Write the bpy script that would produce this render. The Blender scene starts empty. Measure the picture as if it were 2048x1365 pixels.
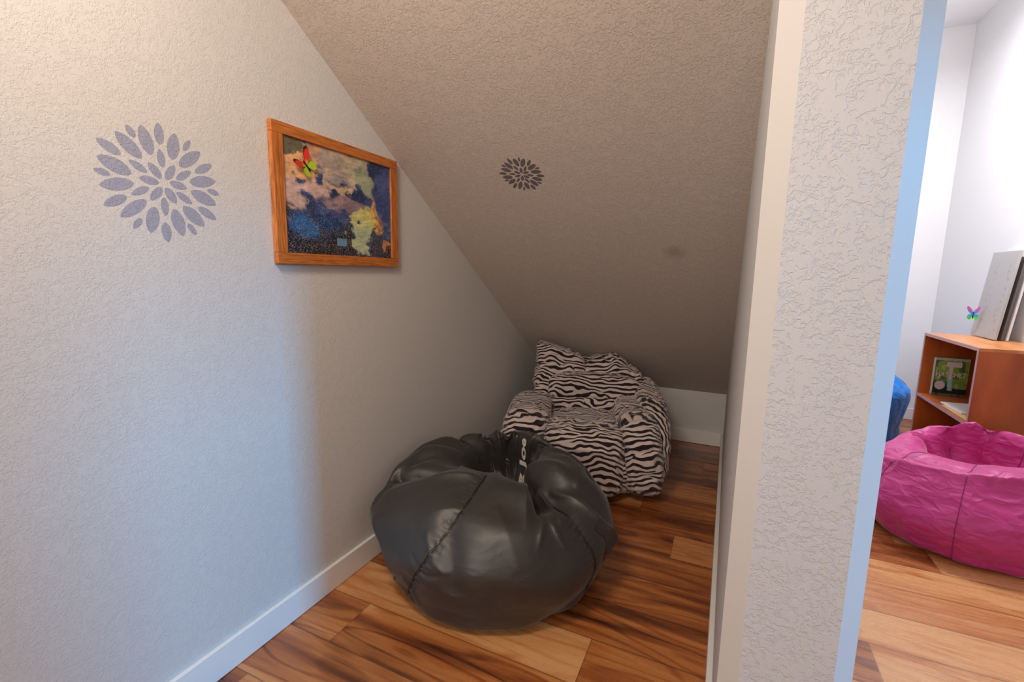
import bpy, math
import numpy as np
from mathutils import Vector, Matrix

# ------------------------------------------------------------------ camera, light, exposure
scene = bpy.context.scene
COL = scene.collection
CAMZ = 1.2
R = np.array([[0.90622, 0.42250, 0.0171], [0.0767, -0.1243, -0.9893], [-0.4158, 0.8978, -0.1451]])
rgt = Vector(R[0]).normalized(); fwd = Vector(R[2]).normalized()
rgt = (rgt - fwd * rgt.dot(fwd)).normalized(); up = rgt.cross(fwd)
cd = bpy.data.cameras.new('camera'); cam = bpy.data.objects.new('camera', cd); COL.objects.link(cam)
cam.matrix_world = Matrix(((rgt.x, up.x, -fwd.x, 0), (rgt.y, up.y, -fwd.y, 0), (rgt.z, up.z, -fwd.z, CAMZ), (0, 0, 0, 1)))
cd.sensor_width = 36; cd.lens = 928.11 / 2048 * 36; cd.clip_start = 0.02
scene.camera = cam
scene.view_settings.view_transform = 'Standard'
scene.view_settings.look = 'None'
scene.view_settings.gamma = 1
scene.view_settings.use_curve_mapping = False
scene.view_settings.exposure = 0.0
wd = bpy.data.worlds.new('world'); scene.world = wd; wd.use_nodes = True
wd.node_tree.nodes['Background'].inputs[0].default_value = (0.55, 0.72, 1, 1)
wd.node_tree.nodes['Background'].inputs[1].default_value = 0.6

def area(name, loc, target, sx, sy, power, color, spread=180):
    l = bpy.data.lights.new(name, 'AREA'); l.shape = 'RECTANGLE'; l.size = sx; l.size_y = sy
    l.energy = power; l.color = color; l.spread = math.radians(spread)
    o = bpy.data.objects.new(name, l); COL.objects.link(o); o.location = loc
    o.rotation_euler = (Vector(target) - Vector(loc)).to_track_quat('-Z', 'Y').to_euler()
    return o
area('ceiling_lamp_light', (-0.62, 0.12, 2.22), (-0.65, 1.6, 0.6), 0.4, 0.3, 17, (1.0, 0.84, 0.69))
area('room_lamp_light', (0.95, 3.6, 3.05), (0.95, 3.2, 0), 0.3, 0.3, 33, (0.97, 0.97, 1.0))
pl = bpy.data.lights.new('wall_lamp_light', 'POINT'); pl.energy = 25; pl.shadow_soft_size = .05; pl.color = (1.0, .97, .97)
po = bpy.data.objects.new('wall_lamp_light', pl); COL.objects.link(po); po.location = (1.43, 3.28, 2.0)
area('rear_fill_light', (-0.3, -2.2, 2.0), (-0.5, 2.5, 0.5), 1.6, 1.0, 31, (1.0, 0.93, 0.86))  # added fill with no fixture, brightens the nook from behind the camera
area('window_daylight', (5.5, 0.38, 3.1), (-1.2, 0.95, 0.35), 0.6, 1.0, 350, (0.08, 0.46, 0.92))

# ------------------------------------------------------------------ helpers
def mesh_obj(name, verts, faces, mats, parent=None, smooth=False, face_mats=None, uvs=None, cols=None):
    me = bpy.data.meshes.new(name)
    me.from_pydata([tuple(map(float, v)) for v in verts], [], [tuple(map(int, f)) for f in faces])
    if not isinstance(mats, (list, tuple)): mats = [mats]
    for m in mats: me.materials.append(m)
    if smooth: me.polygons.foreach_set('use_smooth', [True] * len(me.polygons))
    if face_mats is not None: me.polygons.foreach_set('material_index', [int(i) for i in face_mats])
    if uvs is not None:
        ul = me.uv_layers.new(name='UVMap')
        li = np.zeros(len(me.loops), dtype=np.int32); me.loops.foreach_get('vertex_index', li)
        ul.data.foreach_set('uv', np.asarray(uvs, dtype=np.float32)[li].ravel())
    if cols is not None:
        ca = me.color_attributes.new('col', 'FLOAT_COLOR', 'POINT')
        ca.data.foreach_set('color', np.asarray(cols, dtype=np.float32).ravel())
    me.update()
    o = bpy.data.objects.new(name, me); COL.objects.link(o)
    if parent: o.parent = parent
    return o
def tag(o, label=None, cat=None, group=None, kind=None):
    if label: o['label'] = label
    if cat: o['category'] = cat
    if group: o['group'] = group
    if kind: o['kind'] = kind
    return o
def empty(name, loc, rz=0):
    o = bpy.data.objects.new(name, None); COL.objects.link(o); o.location = loc; o.rotation_euler = (0, 0, rz)
    o.empty_display_size = 0.1
    return o
def box(x0, x1, y0, y1, z0, z1):
    v = [(x, y, z) for x in (x0, x1) for y in (y0, y1) for z in (z0, z1)]
    f = [(0, 1, 3, 2), (4, 6, 7, 5), (0, 4, 5, 1), (2, 3, 7, 6), (0, 2, 6, 4), (1, 5, 7, 3)]
    return v, f
def join(parts):
    V = []; F = []; M = []
    for i, (v, f) in enumerate(parts):
        n = len(V); V += list(v); F += [tuple(a + n for a in q) for q in f]; M += [i] * len(f)
    return V, F, M
def bevel(o, w=0.002, seg=2):
    m = o.modifiers.new('bevel', 'BEVEL'); m.width = w; m.segments = seg; m.limit_method = 'ANGLE'
    return o
def tube(points, r, n=8):
    P = np.array(points, float); V = []; F = []
    for i in range(len(P)):
        t = P[min(i + 1, len(P) - 1)] - P[max(i - 1, 0)]; t /= np.linalg.norm(t) + 1e-9
        a = np.cross(t, (0, 0, 1)); 
        if np.linalg.norm(a) < 1e-3: a = np.cross(t, (1, 0, 0))
        a /= np.linalg.norm(a); b = np.cross(t, a)
        for k in range(n):
            q = 2 * math.pi * k / n; V.append(P[i] + r * (math.cos(q) * a + math.sin(q) * b))
    for i in range(len(P) - 1):
        for k in range(n): F.append((i * n + k, i * n + (k + 1) % n, (i + 1) * n + (k + 1) % n, (i + 1) * n + k))
    F.append(tuple(range(n))[::-1]); F.append(tuple((len(P) - 1) * n + k for k in range(n)))
    return V, F

# ------------------------------------------------------------------ materials
def newmat(name, color=(.5, .5, .5), rough=.6, spec=.5):
    m = bpy.data.materials.new(name); m.use_nodes = True; nt = m.node_tree
    b = nt.nodes['Principled BSDF']; b.inputs['Base Color'].default_value = (*color, 1)
    b.inputs['Roughness'].default_value = rough; b.inputs['Specular IOR Level'].default_value = spec
    return m, nt, b
def N(nt, t, **kw):
    n = nt.nodes.new(t)
    for k, v in kw.items():
        if k in n.inputs.keys() if hasattr(n.inputs, 'keys') else False: n.inputs[k].default_value = v
        else: setattr(n, k, v)
    return n
def ramp(nt, fac, stops, interp='LINEAR'):
    r = nt.nodes.new('ShaderNodeValToRGB'); r.color_ramp.interpolation = interp
    el = r.color_ramp.elements
    while len(el) < len(stops): el.new(0.5)
    for e, (p, c) in zip(el, stops): e.position = p; e.color = (*c, 1) if len(c) == 3 else c
    nt.links.new(fac, r.inputs[0]); return r
def knockdown(name, color, scale=70, strength=.5, dist=.0016, stain=None, flat=.5):
    """painted drywall with a knocked-down splatter texture in relief"""
    m, nt, b = newmat(name, color, .62, .35)
    tc = N(nt, 'ShaderNodeTexCoord')
    wn = N(nt, 'ShaderNodeTexNoise'); wn.inputs['Scale'].default_value = scale * .8; wn.inputs['Detail'].default_value = 2
    nt.links.new(tc.outputs['Object'], wn.inputs['Vector'])
    mx = N(nt, 'ShaderNodeMixRGB'); mx.blend_type = 'ADD'; mx.inputs[0].default_value = .012
    nt.links.new(tc.outputs['Object'], mx.inputs[1]); nt.links.new(wn.outputs['Color'], mx.inputs[2])
    n1 = N(nt, 'ShaderNodeTexNoise'); n1.inputs['Scale'].default_value = scale; n1.inputs['Detail'].default_value = 3
    n1.inputs['Roughness'].default_value = .55; n1.inputs['Distortion'].default_value = .3
    nt.links.new(mx.outputs[0], n1.inputs['Vector'])
    n0 = N(nt, 'ShaderNodeTexNoise'); n0.inputs['Scale'].default_value = scale * .22; n0.inputs['Detail'].default_value = 1
    nt.links.new(tc.outputs['Object'], n0.inputs['Vector'])
    add = N(nt, 'ShaderNodeMath', operation='MULTIPLY_ADD'); add.inputs[1].default_value = .45
    nt.links.new(n0.outputs['Fac'], add.inputs[0]); nt.links.new(n1.outputs['Fac'], add.inputs[2])
    r = ramp(nt, add.outputs[0], [(.58, (0, 0, 0)), (.62, (.45, .45, .45)), (.70, (.5, .5, .5)), (.74, (1, 1, 1))])
    n2 = N(nt, 'ShaderNodeTexNoise'); n2.inputs['Scale'].default_value = scale * 5; n2.inputs['Detail'].default_value = 2
    nt.links.new(tc.outputs['Object'], n2.inputs['Vector'])
    a2 = N(nt, 'ShaderNodeMath', operation='MULTIPLY_ADD'); a2.inputs[1].default_value = .18
    nt.links.new(n2.outputs['Fac'], a2.inputs[0]); nt.links.new(r.outputs[0], a2.inputs[2])
    bp = N(nt, 'ShaderNodeBump'); bp.inputs['Strength'].default_value = strength; bp.inputs['Distance'].default_value = dist
    nt.links.new(a2.outputs[0], bp.inputs['Height']); nt.links.new(bp.outputs[0], b.inputs['Normal'])
    if stain:
        (sx, sy, sz), rad = stain
        vm = N(nt, 'ShaderNodeVectorMath', operation='DISTANCE'); vm.inputs[1].default_value = (sx, sy, sz)
        nt.links.new(tc.outputs['Object'], vm.inputs[0])
        dv = N(nt, 'ShaderNodeMath', operation='DIVIDE'); dv.inputs[1].default_value = rad
        nt.links.new(vm.outputs['Value'], dv.inputs[0])
        rr = ramp(nt, dv.outputs[0], [(0, tuple(c * .72 for c in color)), (.5, tuple(c * .84 for c in color)), (1, color)])
        nt.links.new(rr.outputs[0], b.inputs['Base Color'])
    return m
WALLC = (.645, .622, .60)
M_wall = knockdown('wall_paint', WALLC, 160, .7, .0009)
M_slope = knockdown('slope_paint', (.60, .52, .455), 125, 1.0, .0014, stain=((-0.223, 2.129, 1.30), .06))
M_end = knockdown('pillar_paint', (.60, .595, .60), 92, .95, .0012)
M_white_wall = knockdown('white_room_paint', (.78, .775, .785), 90, .3, .001)
M_bead, _, _ = newmat('smooth_corner_paint', (.645, .622, .60), .5, .35)
M_trim, _, _ = newmat('white_trim_paint', (.80, .78, .76), .35, .5)
M_flat, _, _ = newmat('plain_wall_paint', (.62, .59, .56), .7, .3)

def floor_mat():
    m, nt, b = newmat('wood_laminate', rough=.3, spec=.7)
    uv = N(nt, 'ShaderNodeUVMap'); uv.uv_map = 'UVMap'
    at = N(nt, 'ShaderNodeVertexColor'); at.layer_name = 'col'
    sep = N(nt, 'ShaderNodeSeparateColor'); nt.links.new(at.outputs['Color'], sep.inputs[0])
    cmb = N(nt, 'ShaderNodeCombineXYZ'); mul = N(nt, 'ShaderNodeMath', operation='MULTIPLY'); mul.inputs[1].default_value = 37
    nt.links.new(sep.outputs[1], mul.inputs[0]); nt.links.new(mul.outputs[0], cmb.inputs[2])
    ad = N(nt, 'ShaderNodeVectorMath', operation='ADD'); nt.links.new(uv.outputs[0], ad.inputs[0]); nt.links.new(cmb.outputs[0], ad.inputs[1])
    def mp(v):
        q = N(nt, 'ShaderNodeMapping'); q.inputs['Scale'].default_value = v; nt.links.new(ad.outputs[0], q.inputs[0]); return q
    # broad streaks
    a = N(nt, 'ShaderNodeTexNoise'); a.inputs['Scale'].default_value = 1; a.inputs['Detail'].default_value = 3; a.inputs['Distortion'].default_value = .7
    nt.links.new(mp((1.3, 13, 1)).outputs[0], a.inputs['Vector'])
    # cathedral grain lines: iso lines of a stretched noise
    c = N(nt, 'ShaderNodeTexNoise'); c.inputs['Scale'].default_value = 1; c.inputs['Detail'].default_value = 1.5; c.inputs['Distortion'].default_value = .35
    nt.links.new(mp((1.1, 6.5, 1)).outputs[0], c.inputs['Vector'])
    k = N(nt, 'ShaderNodeMath', operation='MULTIPLY'); k.inputs[1].default_value = 60; nt.links.new(c.outputs['Fac'], k.inputs[0])
    s = N(nt, 'ShaderNodeMath', operation='SINE'); nt.links.new(k.outputs[0], s.inputs[0])
    lines = ramp(nt, s.outputs[0], [(0.25, (0, 0, 0)), (1, (1, 1, 1))])
    # fine fibres
    f = N(nt, 'ShaderNodeTexNoise'); f.inputs['Scale'].default_value = 1; f.inputs['Detail'].default_value = 4
    nt.links.new(mp((9, 170, 1)).outputs[0], f.inputs['Vector'])
    # darkness = tone + streak + lines
    def ma(op, x, y, z=None):
        n = N(nt, 'ShaderNodeMath', operation=op)
        for i, v in enumerate((x, y, z)):
            if v is None: continue
            if isinstance(v, (int, float)): n.inputs[i].default_value = v
            else: nt.links.new(v, n.inputs[i])
        return n.outputs[0]
    st = ma('MULTIPLY', ma('SUBTRACT', a.outputs['Fac'], .5), 1.75)
    contrast = sep.outputs[2]
    t = ma('ADD', sep.outputs[0], ma('MULTIPLY', st, contrast))
    t = ma('SUBTRACT', t, ma('MULTIPLY', ma('MULTIPLY', lines.outputs[0], .26), contrast))
    t = ma('ADD', t, ma('MULTIPLY', ma('SUBTRACT', f.outputs['Fac'], .5), .22))
    r = ramp(nt, t, [(0, (.050, .014, .005)), (.25, (.16, .043, .011)), (.5, (.35, .105, .026)), (.75, (.52, .19, .052)), (1, (.72, .37, .15))])
    # joints
    wx = N(nt, 'ShaderNodeSeparateXYZ')
    uv2 = N(nt, 'ShaderNodeUVMap'); uv2.uv_map = 'Edge'; nt.links.new(uv2.outputs[0], wx.inputs[0])
    e = ma('MINIMUM', ma('MINIMUM', wx.outputs[1], ma('SUBTRACT', .195, wx.outputs[1])), wx.outputs[0])
    er = ramp(nt, e, [(0, (.35, .35, .35)), (.0012, (.55, .55, .55)), (.002, (1, 1, 1))])
    mx = N(nt, 'ShaderNodeMixRGB'); mx.blend_type = 'MULTIPLY'; mx.inputs[0].default_value = 1
    nt.links.new(r.outputs[0], mx.inputs[1]); nt.links.new(er.outputs[0], mx.inputs[2])
    nt.links.new(mx.outputs[0], b.inputs['Base Color'])
    rr = ramp(nt, f.outputs['Fac'], [(0.3, (.22,) * 3), (.7, (.34,) * 3)]); nt.links.new(rr.outputs[0], b.inputs['Roughness'])
    bp = N(nt, 'ShaderNodeBump'); bp.inputs['Strength'].default_value = .12; bp.inputs['Distance'].default_value = .0005
    nt.links.new(f.outputs['Fac'], bp.inputs['Height']); nt.links.new(bp.outputs[0], b.inputs['Normal'])
    return m
M_floor = floor_mat()

def wood(name, base, dark, sx=(2, 30, 30), rough=.35, axis_scale=1.0):
    m, nt, b = newmat(name, base, rough)
    tc = N(nt, 'ShaderNodeTexCoord'); mp = N(nt, 'ShaderNodeMapping'); mp.inputs['Scale'].default_value = sx
    nt.links.new(tc.outputs['Object'], mp.inputs[0])
    n = N(nt, 'ShaderNodeTexNoise'); n.inputs['Scale'].default_value = 1; n.inputs['Detail'].default_value = 4; n.inputs['Distortion'].default_value = .8
    nt.links.new(mp.outputs[0], n.inputs['Vector'])
    r = ramp(nt, n.outputs['Fac'], [(.32, dark), (.6, base), (.8, tuple(min(1, c * 1.25) for c in base))])
    nt.links.new(r.outputs[0], b.inputs['Base Color'])
    return m
M_oak_h = wood('oak_rail', (.60, .19, .035), (.30, .08, .012), (60, 14, 260))
M_oak_v = wood('oak_stile', (.60, .19, .035), (.30, .08, .012), (60, 260, 14))
M_cherry = wood('cherry_laminate', (.45, .112, .022), (.27, .052, .009), (5, 5, 1.4), .32)
M_cherry_top = wood('light_top_laminate', (.62, .26, .09), (.48, .17, .05), (20, 3, 3), .35)
M_edge, _, _ = newmat('edge_banding', (.50, .30, .30), .45)

def fabric(name, color, rough, sheen=0, bump=.0006, spec=.5, scale=40, crease=0, cscale=5):
    m, nt, b = newmat(name, color, rough, spec)
    b.inputs['Sheen Weight'].default_value = sheen; b.inputs['Sheen Roughness'].default_value = .4
    tc = N(nt, 'ShaderNodeTexCoord')
    n = N(nt, 'ShaderNodeTexNoise'); n.inputs['Scale'].default_value = scale; n.inputs['Detail'].default_value = 3; n.inputs['Distortion'].default_value = 1.5
    nt.links.new(tc.outputs['Object'], n.inputs['Vector'])
    bp = N(nt, 'ShaderNodeBump'); bp.inputs['Strength'].default_value = .5; bp.inputs['Distance'].default_value = bump
    nt.links.new(n.outputs['Fac'], bp.inputs['Height'])
    last = bp
    if crease:      # sharp creases where the nylon has been folded: ridged noise
        for k, (sc, dist) in enumerate(((cscale, crease), (cscale * 2.7, crease * .5))):
            mp = N(nt, 'ShaderNodeMapping'); mp.inputs['Scale'].default_value = (1, 1, 1.9); mp.inputs['Rotation'].default_value = (.3 + k, .5, k)
            nt.links.new(tc.outputs['Object'], mp.inputs[0])
            q = N(nt, 'ShaderNodeTexNoise'); q.inputs['Scale'].default_value = sc; q.inputs['Detail'].default_value = 1; q.inputs['Distortion'].default_value = .5
            nt.links.new(mp.outputs[0], q.inputs['Vector'])
            s1 = N(nt, 'ShaderNodeMath', operation='SUBTRACT'); s1.inputs[1].default_value = .5; nt.links.new(q.outputs['Fac'], s1.inputs[0])
            ab = N(nt, 'ShaderNodeMath', operation='ABSOLUTE'); nt.links.new(s1.outputs[0], ab.inputs[0])
            b2 = N(nt, 'ShaderNodeBump'); b2.invert = True; b2.inputs['Strength'].default_value = 1; b2.inputs['Distance'].default_value = dist
            nt.links.new(ab.outputs[0], b2.inputs['Height']); nt.links.new(last.outputs[0], b2.inputs['Normal']); last = b2
    nt.links.new(last.outputs[0], b.inputs['Normal'])
    return m
M_black = fabric('black_satin_nylon', (.022, .0185, .016), .48, .15, bump=.0005, spec=.85, scale=60, crease=.007, cscale=4)
M_black_seam = fabric('black_seam_thread', (.012, .011, .011), .5)
M_pink = fabric('magenta_nylon', (.52, .032, .22), .45, .3, bump=.001, scale=30, crease=.030, cscale=5)
M_pink_seam, _, _ = newmat('magenta_seam', (.28, .012, .12), .6)
M_blue = fabric('blue_nylon', (.0, .22, .82), .45, .2, bump=.001, crease=.035, cscale=5)
M_label, _, _ = newmat('black_label', (.028, .025, .024), .5)
M_letter, _, _ = newmat('cream_lettering', (.62, .55, .48), .6)

def zebra_mat():
    m, nt, b = newmat('zebra_plush', rough=.8, spec=.2)
    b.inputs['Sheen Weight'].default_value = .3
    uv = N(nt, 'ShaderNodeUVMap'); uv.uv_map = 'UVMap'
    sp = N(nt, 'ShaderNodeSeparateXYZ'); nt.links.new(uv.outputs[0], sp.inputs[0])
    # wavy cloth coordinates, then anisotropic Gabor noise: stripes that taper, fork and merge
    w = N(nt, 'ShaderNodeTexNoise'); w.inputs['Scale'].default_value = 6; w.inputs['Detail'].default_value = 2
    nt.links.new(uv.outputs[0], w.inputs['Vector'])
    sb = N(nt, 'ShaderNodeVectorMath', operation='SUBTRACT'); sb.inputs[1].default_value = (.5, .5, .5); nt.links.new(w.outputs['Color'], sb.inputs[0])
    sc = N(nt, 'ShaderNodeVectorMath', operation='MULTIPLY'); sc.inputs[1].default_value = (.05, .16, 0); nt.links.new(sb.outputs[0], sc.inputs[0])
    ad = N(nt, 'ShaderNodeVectorMath', operation='ADD'); nt.links.new(uv.outputs[0], ad.inputs[0]); nt.links.new(sc.outputs[0], ad.inputs[1])
    mp = N(nt, 'ShaderNodeMapping'); mp.inputs['Scale'].default_value = (.55, 1, 1); nt.links.new(ad.outputs[0], mp.inputs[0])
    g = N(nt, 'ShaderNodeTexGabor'); g.inputs['Scale'].default_value = 12.0; g.inputs['Frequency'].default_value = 2.6
    g.inputs['Anisotropy'].default_value = .9; g.inputs['Orientation'].default_value = math.pi / 2
    nt.links.new(mp.outputs[0], g.inputs['Vector'])
    r = ramp(nt, g.outputs['Value'], [(.497, (.60, .49, .46)), (.52, (.016, .008, .007))])
    nt.links.new(r.outputs[0], b.inputs['Base Color'])
    n = N(nt, 'ShaderNodeTexNoise'); n.inputs['Scale'].default_value = 60; n.inputs['Detail'].default_value = 3
    tc = N(nt, 'ShaderNodeTexCoord'); nt.links.new(tc.outputs['Object'], n.inputs['Vector'])
    bp = N(nt, 'ShaderNodeBump'); bp.inputs['Strength'].default_value = .4; bp.inputs['Distance'].default_value = .002
    nt.links.new(n.outputs['Fac'], bp.inputs['Height']); nt.links.new(bp.outputs[0], b.inputs['Normal'])
    return m
M_zebra = zebra_mat()
M_decal = knockdown('violet_grey_stencil', (.345, .355, .455), 160, .8, .0010)
M_decal_dark = knockdown('dark_grey_stencil', (.15, .125, .135), 125, .6, .0007)
def vcol_mat(name, rough=.5):
    m, nt, b = newmat(name, rough=rough)
    a = N(nt, 'ShaderNodeVertexColor'); a.layer_name = 'col'; nt.links.new(a.outputs['Color'], b.inputs['Base Color']); return m
M_print = vcol_mat('printed_canvas', .45)

# ------------------------------------------------------------------ room shell
XL = -1.283; XR = 1.56; YF = 4.99; YB = -2.6; ZC = 3.15
YK = 3.502; XP0 = 0.040; XP1 = 0.268; YE = 0.945; CH = 0.037
SL = 0.667
def zs(y): return 0.394 + SL * (3.487 - y)

def build_floor():
    rng = np.random.RandomState(5)
    y = 1.1795 - .195 * 20; V = []; F = []; uv = []; ed = []; col = []
    fixed = {0: [(-.326, (.90, .45), (.68, .8))], 1: [(.30, (.50, .85), (1.0, .5))], 2: [(.51, (.60, .75), (.98, .45))],
             3: [(-.9, (.6, .6), (.62, .6))], 4: [(-.144, (.50, .8), (.80, .35))], 5: [(.26, (.52, .6), (.8, .5))],
             6: [(-.335, (.85, .4), (.52, .7))], -1: [(-1.096, (.58, .8), (.62, .95))], -2: [(-.6, (.56, .9), (.66, .7))]}
    for r in range(-20, 21):
        y0 = 1.1795 + .195 * r; y1 = y0 + .195
        if y1 < YB or y0 > YF: continue
        L = 1.22
        if r in fixed: j0 = fixed[r][0][0]
        else: j0 = rng.uniform(-.6, .6)
        k0 = -4
        for k in range(-4, 5):
            x0 = j0 + k * L; x1 = x0 + L
            tone, con = rng.uniform(.35, .78), rng.uniform(.5, .95)
            if r in fixed and k == -1: tone, con = fixed[r][0][1]
            if r in fixed and k == 0: tone, con = fixed[r][0][2]
            a, c = max(x0, XL - .02), min(x1, XR + .02)
            if c <= a: continue
            if x0 > XP0 + .2 and y0 < 2.6: tone = .92 + .14 * rng.rand(); con = .5  # right-room planks paler: the brighter light there is put into their tone
            n = len(V)
            yy0, yy1 = max(y0, YB), min(y1, YF + .02)
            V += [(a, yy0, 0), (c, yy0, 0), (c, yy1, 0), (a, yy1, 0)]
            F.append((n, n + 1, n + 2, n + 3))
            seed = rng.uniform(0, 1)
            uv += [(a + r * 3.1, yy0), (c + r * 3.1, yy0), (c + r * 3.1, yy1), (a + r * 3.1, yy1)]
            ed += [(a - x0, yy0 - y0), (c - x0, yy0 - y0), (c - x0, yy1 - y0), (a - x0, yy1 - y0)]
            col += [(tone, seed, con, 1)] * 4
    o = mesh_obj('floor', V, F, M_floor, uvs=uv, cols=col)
    ul = o.data.uv_layers.new(name='Edge')
    for l in o.data.loops: ul.data[l.index].uv = ed[l.vertex_index]
    return tag(o, kind='structure')
build_floor()
# slab below the boards
def st(name, parts, mat, fm=None):
    v, f, m = join(parts); return tag(mesh_obj(name, v, f, mat), kind='structure')
st('wall_left', [box(XL - .1, XL, YB - .1, YK + .1, -.02, ZC + .1)], M_wall)
st('wall_back', [box(XL, XP0, YK, YK + .1, -.02, zs(YK) + .02)], M_wall)
# sloping ceiling: a slab with real thickness
def slope_slab(x0, x1, ya, yb, t=.12):
    v = []
    for x in (x0, x1):
        for y in (ya, yb):
            v += [(x, y, zs(y)), (x, y, zs(y) + t)]
    f = [(0, 1, 3, 2), (4, 6, 7, 5), (0, 4, 5, 1), (2, 3, 7, 6), (0, 2, 6, 4), (1, 5, 7, 3)]
    return v, f
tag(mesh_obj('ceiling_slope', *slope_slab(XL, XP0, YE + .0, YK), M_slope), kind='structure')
st('wall_bulkhead', [box(XL, XP0, YE - .1, YE, zs(YE), ZC)], M_wall)
# partition between nook and room, with 45 degree corner beads at its near end
def partition():
    pts = [(XP0, YE + CH), (XP0 + CH, YE), (XP1 - CH, YE), (XP1, YE + CH), (XP1, YF), (XP0, YF)]
    b = .004  # slightly eased arrises
    V = [(x, y, -.01) for x, y in pts] + [(x, y, ZC) for x, y in pts]; n = len(pts)
    F = [(i, (i + 1) % n, (i + 1) % n + n, i + n) for i in range(n)] + [tuple(range(n))[::-1], tuple(range(n, 2 * n))]
    fm = [1, 0, 1, 0, 0, 0, 0, 0]
    return tag(mesh_obj('wall_partition', V, F, [M_end, M_bead], face_mats=fm), kind='structure')
partition()
st('wall_far', [box(XP1, XR, YF, YF + .1, -.02, ZC)], M_white_wall)
WY0, WY1, WZ0, WZ1 = .40, 1.05, .75, 2.0
st('wall_right', [box(XR, XR + .12, YB - .1, WY0, -.02, ZC), box(XR, XR + .12, WY1, YF + .1, -.02, ZC),
                  box(XR, XR + .12, WY0, WY1, -.02, WZ0), box(XR, XR + .12, WY0, WY1, WZ1, ZC)], M_white_wall)
st('wall_rear', [box(XL, XR, YB - .1, YB, -.02, ZC)], M_flat)
st('ceiling', [box(XL - .1, XR + .12, YB - .1, YF + .1, ZC, ZC + .1)], M_white_wall)
fr = [box(XR - .015, XR, WY0 - .07, WY0, WZ0 - .07, WZ1 + .07), box(XR - .015, XR, WY1, WY1 + .07, WZ0 - .07, WZ1 + .07),
      box(XR - .015, XR, WY0, WY1, WZ1, WZ1 + .07), box(XR - .03, XR, WY0, WY1, WZ0 - .07, WZ0)]
st('window_1', fr, M_trim)
BH = .0985
def base(name, x0, x1, y0, y1):
    o = st(name, [box(x0, x1, y0, y1, 0.002, BH)], M_trim); bevel(o, .0015, 2); return o
base('baseboard_left', XL, XL + .014, YB, YK)
base('baseboard_back', XL + .014, XP0 - .016, YK - .015, YK)
base('baseboard_partition', XP0 - .016, XP0, YE + CH + .004, YK)
base('baseboard_far', XP1, XR, YF - .015, YF)
base('baseboard_right', XR - .015, XR, YB, 3.15)

# ------------------------------------------------------------------ wall decals
PET = [[-2, 139, -3, 88, 22], [34, 124, 22, 58, 29], [70, 115, 51, 87, 14], [93, 93, 38, 46, 28], [121, 67, 76, 38, 20], [129, 26, 60, 11, 29], [136, -8, 104, -1, 15], [126, -37, 62, -11, 31], [123, -76, 77, -49, 22], [90, -97, 39, -52, 31], [67, -121, 48, -94, 15], [34, -127, 17, -61, 31], [-3, -145, -6, -96, 23], [-41, -125, -26, -61, 29], [-76, -118, -57, -92, 14], [-100, -94, -43, -48, 26], [-130, -72, -83, -45, 21], [-134, -29, -66, -13, 28], [-142, 4, -111, -2, 15], [-133, 34, -69, 7, 32], [-131, 71, -87, 46, 22], [-94, 95, -45, 47, 30], [-71, 116, -55, 91, 16], [-41, 124, -24, 59, 30], [-4, 78, -1, 35, 18], [66, 39, 28, 12, 17], [27, 46, 4, 7, 19], [12, 2, 53, -5, 19], [26, -19, 63, -43, 18], [2, -12, 24, -47, 22], [-4, -36, -3, -81, 18], [-6, -13, -34, -47, 19], [-35, -18, -74, -40, 16], [-12, -3, -55, 2, 19], [-73, 38, -36, 17, 17], [-32, 41, -6, 8, 20]]
def decal(name, origin, eu, ev, en, scale, rot, mat):
    o_ = np.array(origin); eu = np.array(eu); ev = np.array(ev); en = np.array(en)
    V = []; F = []; c, s = math.cos(rot), math.sin(rot)
    for x1, y1, x2, y2, w in PET:
        a = np.array((x1, y1)) * .001 * scale; b = np.array((x2, y2)) * .001 * scale; w = w * .001 * scale
        if np.hypot(*a) < np.hypot(*b): a, b = b, a       # a is the outer tip
        d = a - b; L = np.hypot(*d); d /= L; p = np.array((-d[1], d[0])); n = 14; ring = []
        for k in range(n + 1):
            t = k / n; wd_ = .5 * w * (math.sin(math.pi * t ** .92) ** .62)
            ring.append(b + d * L * t + p * wd_)
        for k in range(n - 1, 0, -1):
            t = k / n; wd_ = .5 * w * (math.sin(math.pi * t ** .92) ** .62)
            ring.append(b + d * L * t - p * wd_)
        m0 = len(V); K = len(ring)
        for h in (.0001, .0004):
            for q in ring:
                qx, qy = c * q[0] - s * q[1], s * q[0] + c * q[1]
                V.append(o_ + eu * qx + ev * qy + en * h)
        F.append(tuple(m0 + K + i for i in range(K)))
        for i in range(K): F.append((m0 + i, m0 + (i + 1) % K, m0 + K + (i + 1) % K, m0 + K + i))
    return mesh_obj(name, V, F, mat)
tag(decal('flower_decal', (XL, .7137, 1.4065), (0, 1, 0), (0, 0, 1), (1, 0, 0), 1.0, 0, M_decal),
    'large pale violet-grey petal burst decal on the flat left wall', 'wall decal')
cs, sn = 1 / math.hypot(1, SL), SL / math.hypot(1, SL)
tag(decal('flower_decal', (-.762, 1.7095, zs(1.7095)), (1, 0, 0), (0, -cs, sn), (0, -sn, -cs), .63, .35, M_decal_dark),
    'small dark grey petal burst decal on the sloping ceiling', 'wall decal')

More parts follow.
